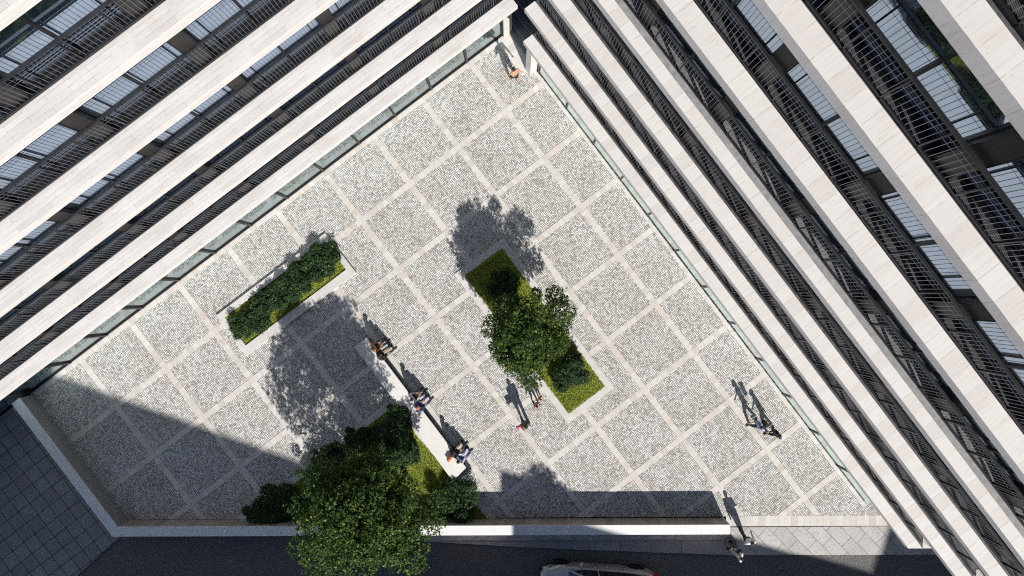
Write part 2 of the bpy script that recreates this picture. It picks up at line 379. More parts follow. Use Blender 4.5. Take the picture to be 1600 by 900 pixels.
# ------------------------------------------------------------------ office buildings with stone ledges
def building(name, label, D, U, N, ang, h1, F, t, widths, x0, xend, nlev, pitch, phase, yg, gpitch, gphase, mstone, gx1, wdef, mgg=None):
    """local axes: x along the facade, y away from the plaza, z up; facade ledges at y=0"""
    root = empty(name, (N.x*D, N.y*D, 0), ang, label, 'building')
    WZ = (.82, .99)
    YQ, YR = .885, .585          # glass plane, railing plane
    XE = xend if callable(xend) else (lambda y: xend)
    top = h1+(nlev-1)*F
    DEP = 13
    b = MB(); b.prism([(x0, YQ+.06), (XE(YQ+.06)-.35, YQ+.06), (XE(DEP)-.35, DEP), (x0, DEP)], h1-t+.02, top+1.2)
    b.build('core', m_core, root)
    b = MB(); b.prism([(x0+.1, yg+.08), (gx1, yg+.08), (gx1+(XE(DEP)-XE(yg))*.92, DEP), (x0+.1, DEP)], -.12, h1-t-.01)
    b.build('ground_floor_core', m_core, root)
    # ledges
    for k in range(1, nlev+1):
        h = h1+(k-1)*F; wd = widths.get(k, wdef)
        b = MB(); b.prism([(x0, 0), (XE(0), 0), (XE(wd), wd), (x0, wd)], h-t, h, off=k*1.73)
        b.build('stone_ledge', mstone, root, .006)
        b = MB(); b.prism([(x0+.02, wd+.001), (XE(wd)-.1, wd+.001), (XE(1)-.1, YQ+.1), (x0+.02, YQ+.1)], h-.24, h-.03)
        if mgg and k == 4: b.prism([(x0+.05, .372), (XE(.37)-.05, .372), (XE(.57)-.05, .57), (x0+.05, .57)], h-.2, h-.02, 0)
        b.prism([(x0+.05, .05), (XE(0)-.1, .05), (XE(1)-.1, YQ+.1), (x0+.05, YQ+.1)], h-t-.012, h-t+.004, 1)
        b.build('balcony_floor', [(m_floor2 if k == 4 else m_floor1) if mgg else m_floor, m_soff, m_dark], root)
    # bay prototype: window with pane and railing
    zt = F-t
    wb = MB(); fr = .05
    for xx in (-pitch/2+.0, -pitch/6*1.0+.02, pitch/6*2-.3):
        pass
    for xx, ww in ((0.0, .07), (pitch/2-.24, .05), (-pitch/2+.24, .05)):
        wb.box(xx-ww/2, xx+ww/2, YQ-.05, YQ+.05, .0, zt)
    wb.box(-pitch/2, pitch/2, YQ-.045, YQ+.05, -.02, .10); wb.box(-pitch/2, pitch/2, YQ-.045, YQ+.05, zt-.06, zt)
    for z in (.20, .31, .42): wb.box(-pitch/2+.2, pitch/2-.2, YQ-.012, YQ+.002, z, z+.009, 1)
    wme = wb.mesh('window', [m_dark, m_bars])
    pb = MB(); pb.quad([(-pitch/2, YQ, .05), (pitch/2, YQ, .05), (pitch/2, YQ, zt), (-pitch/2, YQ, zt)]); pme = pb.mesh('pane', m_glass)
    cb = MB(); cb.box(-.21, .21, YR+.06, YQ+.06, -.02, zt); cb.box(-.235, -.21, YR+.05, YQ, 0, zt, 1); cb.box(.21, .235, YR+.05, YQ, 0, zt, 1)
    cme = cb.mesh('column', [m_colm, m_dark])
    rb = MB(); nb = round(pitch/.118); 
    for i in range(nb):
        x = -pitch/2+(i+.5)*pitch/nb; rb.bar((x, YR, .08), (x, YR, 1.16), .010, 1)
    for z in WZ: rb.bar((-pitch/2, YR-.006, z), (pitch/2, YR-.006, z), .006, 1)
    for i in range(3):
        x = -pitch/2+(i+.5)*pitch/3; rb.box(x-.016, x+.016, YR-.03, YR+.05, -.02, 1.2, 2)
    rb.box(-pitch/2, pitch/2, YR-.035, YR+.035, 1.16, 1.22, 2)
    rb.box(-pitch/2, pitch/2, YR-.03, YR+.02, .0, .10, 0)
    rme = rb.mesh('balustrade', [m_dark, m_bars, m_rail])
    n0 = math.ceil((x0+pitch/2-phase)/pitch); 
    for k in range(1, nlev):
        h = h1+(k-1)*F; i = n0
        while True:
            xc = phase+pitch*(i+.5)
            if xc+pitch/2 > XE(0)+.05: break
            wo = obj('window', wme, root); wo.location = (xc, 0, h)
            po = obj('pane', pme, wo)
            ro = obj('balustrade', rme, root); ro.location = (xc, 0, h)
            co = obj('column', cme, root); co.location = (xc-pitch/2, 0, h)
            i += 1
        co = obj('column', cme, root); co.location = (phase+pitch*i, 0, h)
        # remaining piece to the end of the facade
        for xa, xb in ((phase+pitch*i, XE(.4)-.25), (x0+.25, phase+pitch*n0)):
            if xb-xa < .4: continue
            pb2 = MB(); pb2.quad([(xa, YQ, h+.05), (xb, YQ, h+.05), (xb, YQ, h+zt), (xa, YQ, h+zt)]); 
            wb2 = MB(); wb2.box(xb-.09, xb, YQ-.05, YQ+.05, h, h+zt); wb2.box(xa, xb, YQ-.045, YQ+.05, h-.02, h+.1); wb2.box(xa, xb, YQ-.045, YQ+.05, h+zt-.12, h+zt)
            w_ = wb2.build('window', m_dark, root); pb2.build('pane', m_glass, w_)
            r2 = MB(); L = xb-xa; nb2 = int(L/.118)
            for j in range(nb2):
                x = xa+(j+.5)*L/nb2; r2.bar((x, YR, h+.08), (x, YR, h+1.16), .010, 1)
            for z in WZ: r2.bar((xa, YR-.006, h+z), (xb, YR-.006, h+z), .006, 1)
            for j in range(max(1, int(L/1.12))):
                x = xa+(j+.5)*1.12; r2.box(x-.016, x+.016, YR-.03, YR+.05, h-.02, h+1.2, 2)
            r2.box(xa, xb, YR-.045, YR+.045, h+1.16, h+1.22, 2); r2.box(xa, xb, YR-.03, YR+.02, h, h+.1, 0)
            r2.build('balustrade', [m_dark, m_bars, m_rail], root)
    # ground floor shopfront
    sg = MB(); z1 = h1-t-.01
    pr = .06 if mgg is None else .02
    sg.box(-gpitch/2, gpitch/2, yg-pr, yg+.06, -.02, .09 if mgg is None else .05)
    if mgg is None: sg.box(-gpitch/2, gpitch/2, yg-.03, yg+.06, .09, .14)
    sg.box(-gpitch/2-.05, -gpitch/2+.05, yg-pr-.02, yg+.08, -.02, z1)
    sme = sg.mesh('shopfront_window', m_dark)
    sp2 = MB(); sp2.quad([(-gpitch/2, yg, .04), (gpitch/2, yg, .04), (gpitch/2, yg, z1), (-gpitch/2, yg, z1)]); spm = sp2.mesh('pane', mgg or m_glassg)
    i = 0
    xs = []
    while gphase-gpitch*(i+1) > x0-1: xs.append(gphase-gpitch*(i+.5)); i += 1
    for xc in xs:
        so = obj('shopfront_window', sme, root); so.location = (xc, 0, 0); obj('pane', spm, so)
    return root, top
# left building
Lx1 = 7.58
LB, Ltop = building('left_office_building', 'office building at the upper left, broad stone ledges along joints and a glazed ground floor', DL, UL, NL, TL,
    3.83, 3.7493, .387, {}, -31, Lx1, 8, 3.37, .53, .46, 2.13, 7.03, m_stL, 6.9, .62)
b = MB(); b.box(7.03, 7.5, .30, 1.2, -.05, 3.43); b.box(7.0, 7.08, .36, .56, -.05, 3.43, 1)
b.build('corner_wall', [m_kerb, m_dark], LB)
b = MB(); b.box(7.2, 7.5, 1.2, 12.5, -.05, 3.43); b.build('end_wall', m_colm, LB)
b = MB(); b.box(7.15, 7.45, .9, 12.9, 3.85, Ltop+1); b.build('end_wall', m_colm, LB)
# right building; its far end follows the street line
def XER(y): return (10.70+(DR+y)*NR.y)/(-UR.y)
RB, Rtop = building('right_office_building', 'office building on the right with rows of white slab ledges, grey fascias and dark railings', DR, UR, NR, math.atan2(UR.y, UR.x),
    4.417, 3.6954, .363, {4: .37, 5: .54, 6: .53}, -8.09, XER, 9, 3.26, -.45, .615, 2.13, 18.0, m_stR, 17.9, .477, m_glassr)
b = MB(); b.box(-8.05, -7.7, .18, .52, -.05, 4.04); b.build('corner_pillar', m_stR, RB, .01)
b = MB(); b.box(-7.98, -7.72, .53, 12.9, -.05, 4.04); b.build('end_wall', m_stR, RB)
b = MB(); b.box(-8.02, -7.75, .80, 12.9, 4.42, Rtop+1); b.build('end_wall', m_colm, RB)
# street return of the right building's ledges and railings
for k in (1, 2, 3):
    h = 4.417+(k-1)*3.6954
    # direction of the street line in the building's axes
    e0 = Vector((XER(.477), .477)); e1 = Vector((XER(10), 10)); dd = (e1-e0).normalized(); nn = Vector((-dd.y, dd.x))
    if nn.x > 0: nn = -nn
    b = MB(); b.prism([e0, e1, e1+nn*.45, e0+nn*.45+dd*.02], h-.363, h-.002); b.build('stone_ledge', m_stR, RB)
    b = MB(); s0 = e0+nn*.55+dd*.25
    for j in range(40):
        p = s0+dd*(j*.12); b.bar((*p, h+.05), (*p, h+1.16), .013, 1)
    for z in (.05, 1.19): b.bar((*s0, h+z), (*(s0+dd*4.8), h+z), .08, 0, .05)
    b.build('balustrade', [m_dark, m_bars], RB)

# stairs in the passage between the two buildings
st = empty('stone_steps', (NR.x*7.25, NR.y*7.25, 0), math.atan2(UR.y, UR.x), 'shaded flight of grey stone steps in the passage between the two office buildings', 'steps')
b = MB()
for i in range(14):
    b.box(-17, -7.99, i*.38, (i+1)*.38-(.0 if i < 13 else -6), -.1, .05+i*.13)
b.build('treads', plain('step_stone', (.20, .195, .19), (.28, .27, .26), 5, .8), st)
b = MB()
for i in range(14): b.box(-16.9, -8.0, i*.38+.01, i*.38+.035, .05+i*.13, .053+i*.13)
b.build('nosing', m_kerb, st)

# buildings across the street (their roofs cast the long shadows over the plaza)
ZR = 28.0; OFF = SDIR*(ZR/math.tan(SUN_EL))
m_bst = plain('street_stone', (.32, .30, .28), (.40, .38, .36), 1.2, .8)
def south(name, pts, label, ZR=22.0):
    P = [Vector(at(*p)[:2])+SDIR*(ZR/math.tan(SUN_EL)) for p in pts]; c0 = sum(P, Vector((0, 0)))/len(P)
    r = empty(name, (c0.x, c0.y, -.13), 0, label, 'building')
    b = MB(); b.prism([p-c0 for p in P], 0, ZR+.13); b.build('wall', m_bst, r)
    for k in range(int((ZR-3)/3.4)):
        a, q = P[0]-c0, P[1]-c0
        for j in range(1, 12):
            m_ = a.lerp(q, j/12.0); b = MB(); dd = (q-a).normalized(); nn = Vector((dd.y, -dd.x))
            if nn.y < 0: nn = -nn
            p0 = m_-dd*.6+nn*.01; p1 = m_+dd*.6+nn*.01
            b.quad([(*p0, 2+k*3.4), (*p1, 2+k*3.4), (*p1, 4+k*3.4), (*p0, 4+k*3.4)]); b.build('window', m_glass, r)
south('street_block', [(-260, 462), (692, 800), (692, 1300), (-260, 1100)], 'long stone block across the street, its roof shading the lower left of the plaza')
south('street_house', [(782, 734), (1372, 902), (1372, 1250), (782, 1200)], 'narrower stone house across the street beside the long block', 15.0)
south('added_shade_block', [(690, 818), (800, 822), (800, 1300), (690, 1300)], 'unseen low block added for shade between the long block and the narrower house', 12.0)  # out of view; added to shade a sunlit gap on the road
south('street_tower', [(1392, 812), (2300, 700), (2300, 1300), (1352, 1250), (1366, 900)], 'wide stone block across the street facing the right-hand office building')

# ------------------------------------------------------------------ planters, bench
def poly_off(P, ws):      # outward offset of a ccw polygon, one width per edge
    n = len(P); out = []
    for i in range(n):
        a, b_, c_ = P[i-1], P[i], P[(i+1) % n]
        d1 = (b_-a).normalized(); d2 = (c_-b_).normalized()
        n1 = Vector((d1.y, -d1.x)); n2 = Vector((d2.y, -d2.x))
        A = b_+n1*ws[i-1]; B = b_+n2*ws[i]
        cr = d1.x*d2.y-d1.y*d2.x
        t_ = ((B-A).x*d2.y-(B-A).y*d2.x)/cr
        out.append(A+d1*t_)
    return out
def ccw(P):
    a = sum(P[i].x*P[(i+1) % len(P)].y-P[(i+1) % len(P)].x*P[i].y for i in range(len(P)))
    return P if a > 0 else P[::-1]
def planter(name, pts, ws, hk, label, glabel, nbl):
    P = [Vector(at(*p)[:2]) for p in pts]; P = ccw(P)
    c0 = sum(P, Vector((0, 0)))/len(P)
    O = poly_off(P, ws)
    kerb = MB(); n = len(P)
    r = empty(name, (c0.x, c0.y, 0), 0, label, 'planter')
    for i in range(n):
        if ws[i] <= 0: continue
        q = [P[i], O[i], O[(i+1) % n], P[(i+1) % n]]
        dd = (q[2]-q[1]); L = dd.length; dd.normalize()
        kb = MB(); kb.prism([p-c0 for p in q], -.02, hk[i]); kb.build('kerb', m_kerb, r, .008)
    s_ = MB(); s_.quad([(*(p-c0), .035) for p in P]); s_.build('soil', m_grass, r)
    # blades
    xs = [p.x for p in P]; ys = [p.y for p in P]; B = MB(); cnt = 0
    V = []; Fc = []
    while cnt < nbl:
        x = random.uniform(min(xs), max(xs)); y = random.uniform(min(ys), max(ys)); q = Vector((x, y))
        ok = all((P[(i+1) % n]-P[i]).cross(q-P[i]) > .01 for i in range(n))
        if not ok: continue
        a = random.uniform(0, 6.28); l = random.uniform(.05, .12); wv = .018
        dx, dy = math.cos(a), math.sin(a); lean = random.uniform(.03, .10); k = len(V)
        V += [(x-c0.x-dy*wv, y-c0.y+dx*wv, .03), (x-c0.x+dy*wv, y-c0.y-dx*wv, .03), (x-c0.x+dx*lean, y-c0.y+dy*lean, .03+l)]
        Fc.append((k, k+1, k+2)); cnt += 1
    me = bpy.data.meshes.new('grass'); me.from_pydata(V, [], Fc); me.materials.append(m_blade)
    go = obj('grass', me); go.location = (c0.x, c0.y, 0); setp(go, glabel, 'grass', kind='stuff')
    return r
planter('hedge_planter', [(541.6, 421.2), (385.3, 539.5), (352.5, 495.5), (507.5, 378)], [.30, .28, .40, .28], [.12]*4,
        'narrow kerbed bed with a low clipped hedge beside the left building', 'short yellow-green grass under the clipped hedge', 9000)
planter('rectangular_planter', [(784.4, 388), (725.5, 430.7), (888.5, 646), (944.9, 603.6)], [.33]*4, [.05]*4,
        'rectangular pale-kerbed bed in the middle of the plaza holding a tree', 'mown grass in the bed in the middle of the plaza', 22000)
TP = [(613, 636), (388, 811), (763, 811)]
planter('triangular_planter', TP, [.30, .0, .28], [.04, .04, .04],
        'triangular grass bed against the low white wall holding the largest tree', 'sunlit and shaded grass in the triangular bed by the wall', 30000)
bp = [(573, 528), (554, 542), (705.8, 749.7), (715.8, 743.7), (720.8, 738.3), (728.3, 731)]
bc = at(640, 640, 0)
bn = empty('stone_bench', bc, 0, 'long pale slab bench running along the triangular grass bed', 'bench')
P = [Vector(at(*p, .45)[:2])-Vector(bc[:2]) for p in bp]
b = MB(); b.prism(P, .33, .45); b.build('seat', m_bench, bn, .01)
b = MB(); ctr = sum(P, Vector((0, 0)))/len(P); b.prism([p+(ctr-p).normalized()*.10 for p in P], 0, .329); b.build('base', m_dark, bn)

# ------------------------------------------------------------------ trees and shrubs
def leaves(name, blobs, n, size, m, parent=None, up=.55, shell=.75):
    """thousands of small bent leaves spread through ellipsoid clumps"""
    vol = np.array([b_[3]*b_[4]*b_[5] for b_ in blobs])**(2/3); vol /= vol.sum()
    idx = rng.choice(len(blobs), n, p=vol); B = np.array(blobs)[idx]
    m_n = n//6; idx = idx[:m_n]; B = B[:m_n]; d = rng.normal(size=(m_n, 3)); d /= np.linalg.norm(d, axis=1)[:, None]
    r = rng.random(m_n)**(1/3); r = np.where(rng.random(m_n) < shell, .70+.40*rng.random(m_n), r)
    c = B[:, :3]+d*r[:, None]*B[:, 3:6]
    n = m_n*6; c = np.repeat(c, 6, 0)+rng.normal(size=(n, 3))*size*.95; d = np.repeat(d, 6, 0)
    nr_ = d*.6+rng.normal(size=(n, 3))*.55; nr_[:, 2] += up; nr_ /= np.linalg.norm(nr_, axis=1)[:, None]
    t1 = np.cross(nr_, rng.normal(size=(n, 3))); t1 /= np.linalg.norm(t1, axis=1)[:, None]; t2 = np.cross(nr_, t1)
    s_ = size*(.6+.8*rng.random(n))[:, None]
    a = c-t1*s_; b_ = c+t1*s_; p = c+t2*s_*.62-nr_*s_*.15; q = c-t2*s_*.62-nr_*s_*.15
    V = np.stack([a, p, b_, q], 1).reshape(-1, 3)
    me = bpy.data.meshes.new(name); me.vertices.add(4*n); me.vertices.foreach_set('co', V.ravel().astype(np.float32))
    k = np.arange(n)*4
    Fi = np.stack([k, k+1, k+3, k+1, k+2, k+3], 1).reshape(-1)
    me.loops.add(6*n); me.loops.foreach_set('vertex_index', Fi.astype(np.int32))
    me.polygons.add(2*n); me.polygons.foreach_set('loop_start', (np.arange(2*n)*3).astype(np.int32))
    me.polygons.foreach_set('loop_total', np.full(2*n, 3, np.int32))
    me.materials.append(m); me.update(calc_edges=True); me.validate()
    return obj(name, me, parent)
def tube(B, pts, rad, seg=8):
    ring = []
    for i, p in enumerate(pts):
        p = Vector(p); q = Vector(pts[min(i+1, len(pts)-1)])-Vector(pts[max(i-1, 0)]); q.normalize()
        u = q.cross(Vector((.3, .2, 1)) if abs(q.z) < .9 else Vector((1, 0, 0))).normalized(); v_ = q.cross(u)
        ring.append([p+(u*math.cos(a)+v_*math.sin(a))*rad[i] for a in [2*math.pi*j/seg for j in range(seg)]])
    for i in range(len(ring)-1):
        for j in range(seg):
            B.quad([ring[i][j], ring[i][(j+1) % seg], ring[i+1][(j+1) % seg], ring[i+1][j]])
    B.quad(ring[-1])
def tree(name, base, crown_c, R3, nblob, nleaf, size, label, seed, extra=()):
    rs = random.Random(seed)
    r = empty(name, (base.x, base.y, 0), 0, label, 'tree')
    cc = Vector(crown_c)-Vector((base.x, base.y, 0))
    blobs = []
    for i in range(nblob):
        z = rs.uniform(-.95, 1); a = rs.uniform(0, 6.283); q = math.sqrt(1-z*z)*rs.uniform(.55, 1)
        s_ = rs.uniform(.16, .30)
        c_ = cc+Vector((math.cos(a)*q*R3[0]*.80, math.sin(a)*q*R3[1]*.80, z*R3[2]*.80))
        blobs.append((*c_, R3[0]*s_, R3[1]*s_, R3[2]*s_*.8))
    for i in range(nblob//3):
        a = rs.uniform(0, 6.283); q = rs.uniform(0, .55); s_ = .3
        blobs.append((cc.x+math.cos(a)*q*R3[0], cc.y+math.sin(a)*q*R3[1], cc.z+rs.uniform(-.3, .6)*R3[2], R3[0]*s_, R3[1]*s_, R3[2]*s_))
    for i in range(nblob//2):
        z = rs.uniform(-.7, .6); a = rs.uniform(0, 6.283); q = math.sqrt(1-z*z)*rs.uniform(.82, 1.0); s_ = rs.uniform(.08, .15)
        blobs.append((cc.x+math.cos(a)*q*R3[0], cc.y+math.sin(a)*q*R3[1], cc.z+z*R3[2], R3[0]*s_, R3[1]*s_, R3[2]*s_*.8))
    for e_ in extra: blobs.append((cc.x+e_[0], cc.y+e_[1], cc.z+e_[2], e_[3], e_[3], e_[3]*.8))
    leaves('crown', blobs, nleaf, size, m_leaf1, r)
    B = MB(); zt = cc.z-R3[2]*.5
    tr = [(0, 0, -.05), (.03, .02, zt*.5), (cc.x*.3, cc.y*.3, zt), (cc.x*.7, cc.y*.7, cc.z)]
    tube(B, tr, [.17, .13, .11, .07], 10); tube(B, [(0, 0, -.02), (0, 0, .12)], [.24, .165], 10)
    B.build('trunk', m_bark, r)
    B = MB()
    for bl in blobs[::2]:
        f = rs.uniform(.2, .9); s0 = Vector(tr[2]).lerp(Vector(tr[3]), f); e0 = Vector(bl[:3]); m_ = s0.lerp(e0, .5)+Vector((0, 0, .15))
        tube(B, [s0, m_, e0], [.05, .032, .012], 5)
    B.build('branches', m_bark, r)
    return r
b1 = at(604, 735); c1_ = at(567, 802, 4.9)
tree('broadleaf_tree', b1, (c1_.x, c1_.y, 4.9), (2.45, 2.5, 2.3), 62, 80000, .050,
     'largest leafy tree, reaching from the triangular bed over the white wall to the street', 3,
     extra=[(-2.2, -1.3, 0, .8), (-1.7, -2.0, -.3, .8), (-2.3, .2, -.3, .8), (2.5, -.7, -1.2, .75), (2.8, .0, -1.5, .5), (1.8, -1.7, -.2, .9), (-.4, -2.3, -.4, .9), (-1.5, 1.5, .2, .8)])
b2 = at(822, 505); c2_ = at(825, 522, 3.3)
tree('broadleaf_tree', b2, (c2_.x, c2_.y, 3.3), (1.65, 1.85, 1.4), 52, 54000, .044,
     'medium leafy tree in the rectangular bed in the middle of the plaza', 11,
     extra=[(-1.4, .3, 0, .6), (-1.1, -.7, 0, .6), (.1, -1.9, -.4, .55), (1.45, .9, .1, .6), (1.2, 1.6, -.2, .5), (-.4, -1.4, -.2, .6), (1.3, -.2, -.3, .6), (-1.0, 1.2, .3, .5), (1.5, .5, -.8, .5)])
st_ = at(846, 790)+Vector((SDIR.x, SDIR.y, 0))*(6.0/math.tan(SUN_EL))
tree('added_shadow_tree', st_, (st_.x, st_.y, 6.0), (1.7, 1.35, 1.3), 34, 16000, .055, 'unseen tree added across the road to shade the plaza by the white wall', 21)  # out of view; added so the shadow edge by the wall turns ragged
def shrub(px, py, rx, ry, h, label, n=8000, group=None, ang=0, size=.034):
    c_ = at(px, py, h*.5); r = empty('shrub', (c_.x, c_.y, 0), ang, label, 'shrub', group)
    rs = random.Random(int(px*7+py)); bl = [(rs.uniform(-.1, .1), rs.uniform(-.1, .1), h*.5, rx*.74, ry*.74, h*.46)]
    for i in range(18):
        a = rs.uniform(0, 6.283); q = rs.uniform(.5, .98); s_ = rs.uniform(.16, .34)
        bl.append((math.cos(a)*q*rx, math.sin(a)*q*ry, h*rs.uniform(.35, .85), rx*s_, ry*s_, h*.22))
    leaves('foliage', bl, int(n*1.6), size, m_leaf2, r, up=.7)
    B = MB()
    for i in range(6):
        a = i*1.05; tube(B, [(0, 0, -.02), (math.cos(a)*rx*.3, math.sin(a)*ry*.3, h*.4), (math.cos(a)*rx*.6, math.sin(a)*ry*.6, h*.75)], [.03, .02, .008], 5)
    B.build('stems', m_bark, r)
shrub(892, 583, .84, .88, .9, 'round glossy shrub at the lower end of the rectangular bed, beside the medium tree', 11000)
shrub(789, 450, .70, .80, .6, 'dark shrub in the shade at the upper end of the rectangular bed', 9000)
shrub(620, 662, .9, .85, .9, 'dark shrub at the top corner of the triangular bed beside the bench', 10000)
shrub(630, 712, .70, .85, .9, 'dark shrub between the largest tree and the sunlit grass of the triangular bed', 10000)
shrub(714, 778, 1.25, .95, .8, 'glossy sunlit shrub at the right corner of the triangular bed', 13000)
for px, py, rx, ry, lb in [(562, 690, .8, .6, 'low dark planting at the left edge of the triangular bed, in the tree shade'), (598, 700, .7, .7, 'low dark planting between the top shrub and the tree trunk'),
        (530, 712, .8, .6, 'low dark planting left of the tree trunk by the bed kerb'), (588, 735, .9, .7, 'low dark planting around the foot of the largest tree')]:
    shrub(px, py, rx, ry, .55, lb, 6000)
shrub(450, 786, 1.45, .85, .9, 'broad dark shrub at the left corner of the triangular bed', 13000)
shrub(505, 735, 1.1, 1.0, 1.0, 'dark shrub under the left side of the largest tree', 8000)
shrub(400, 798, .55, .45, .9, 'small dark shrub at the very tip of the triangular bed by the wall', 4000)
for px, py, rx, ry, n, lb in [(390, 500, .95, .70, 9000, 'lower left clump of the low clipped hedge'), (425, 470, .92, .68, 8000, 'second clump from the lower left in the low clipped hedge'),
        (463, 440, .98, .70, 9000, 'second clump from the upper right in the low clipped hedge'), (503, 408, .98, .72, 9000, 'upper right clump of the low clipped hedge')]:
    shrub(px, py, rx, ry, .55, lb, n, 'clipped hedge clumps in the narrow bed', TH, .036)

# ------------------------------------------------------------------ people
def msphere(V, F_, c_, r3, seg=12, rings=8, M_=None):
    k = len(V); c_ = Vector(c_)
    for i in range(rings+1):
        ph = math.pi*i/rings
        for j in range(seg):
            a = 2*math.pi*j/seg; p = Vector((r3[0]*math.sin(ph)*math.cos(a), r3[1]*math.sin(ph)*math.sin(a), r3[2]*math.cos(ph)))
            if M_: p = M_ @ p
            V.append(tuple(c_+p))
    for i in range(rings):
        for j in range(seg):
            F_.append((k+i*seg+j, k+(i+1)*seg+j, k+(i+1)*seg+(j+1) % seg, k+i*seg+(j+1) % seg))
def cap(V, F_, a, b_, ra, rb, seg=10):
    a = Vector(a); b_ = Vector(b_); d_ = (b_-a)
    if d_.length < 1e-5: msphere(V, F_, a, (ra,)*3); return
    d_.normalize(); u = d_.cross(Vector((.2, .9, .1)) if abs(d_.y) < .8 else Vector((1, 0, 0))).normalized(); v_ = d_.cross(u)
    k = len(V); rows = []
    for i in range(4): ph = math.pi/2*(1-i/3.0001); rows.append((a-d_*ra*math.sin(ph), ra*math.cos(ph)))
    for i in range(4): ph = math.pi/2*(i/3.0001); rows.append((b_+d_*rb*math.sin(ph), rb*math.cos(ph)))
    for c_, r_ in rows:
        for j in range(seg):
            an = 2*math.pi*j/seg; V.append(tuple(c_+(u*math.cos(an)+v_*math.sin(an))*max(r_, .0004)))
    for i in range(len(rows)-1):
        for j in range(seg): F_.append((k+i*seg+j, k+i*seg+(j+1) % seg, k+(i+1)*seg+(j+1) % seg, k+(i+1)*seg+j))
def remesh(V, F_, vox):
    me = bpy.data.meshes.new('tmp'); me.from_pydata(V, [], F_); o_ = bpy.data.objects.new('tmp', me); COL.objects.link(o_)
    m_ = o_.modifiers.new('r', 'REMESH'); m_.mode = 'VOXEL'; m_.voxel_size = vox
    s_ = o_.modifiers.new('s', 'SMOOTH'); s_.factor = .5; s_.iterations = 3
    dg = bpy.context.evaluated_depsgraph_get(); res = bpy.data.meshes.new_from_object(o_.evaluated_get(dg))
    bpy.data.objects.remove(o_); bpy.data.meshes.remove(me); return res
_mc = {}
def cmat(c_, rough=.8):
    if c_ not in _mc: _mc[c_] = mat('cloth_%d' % len(_mc), c_, rough)
    return _mc[c_]
m_skin = mat('skin', (.48, .27, .17), .55); m_eye = mat('eye', (.02, .015, .01), .3); m_lip = mat('lips', (.38, .13, .10), .5)
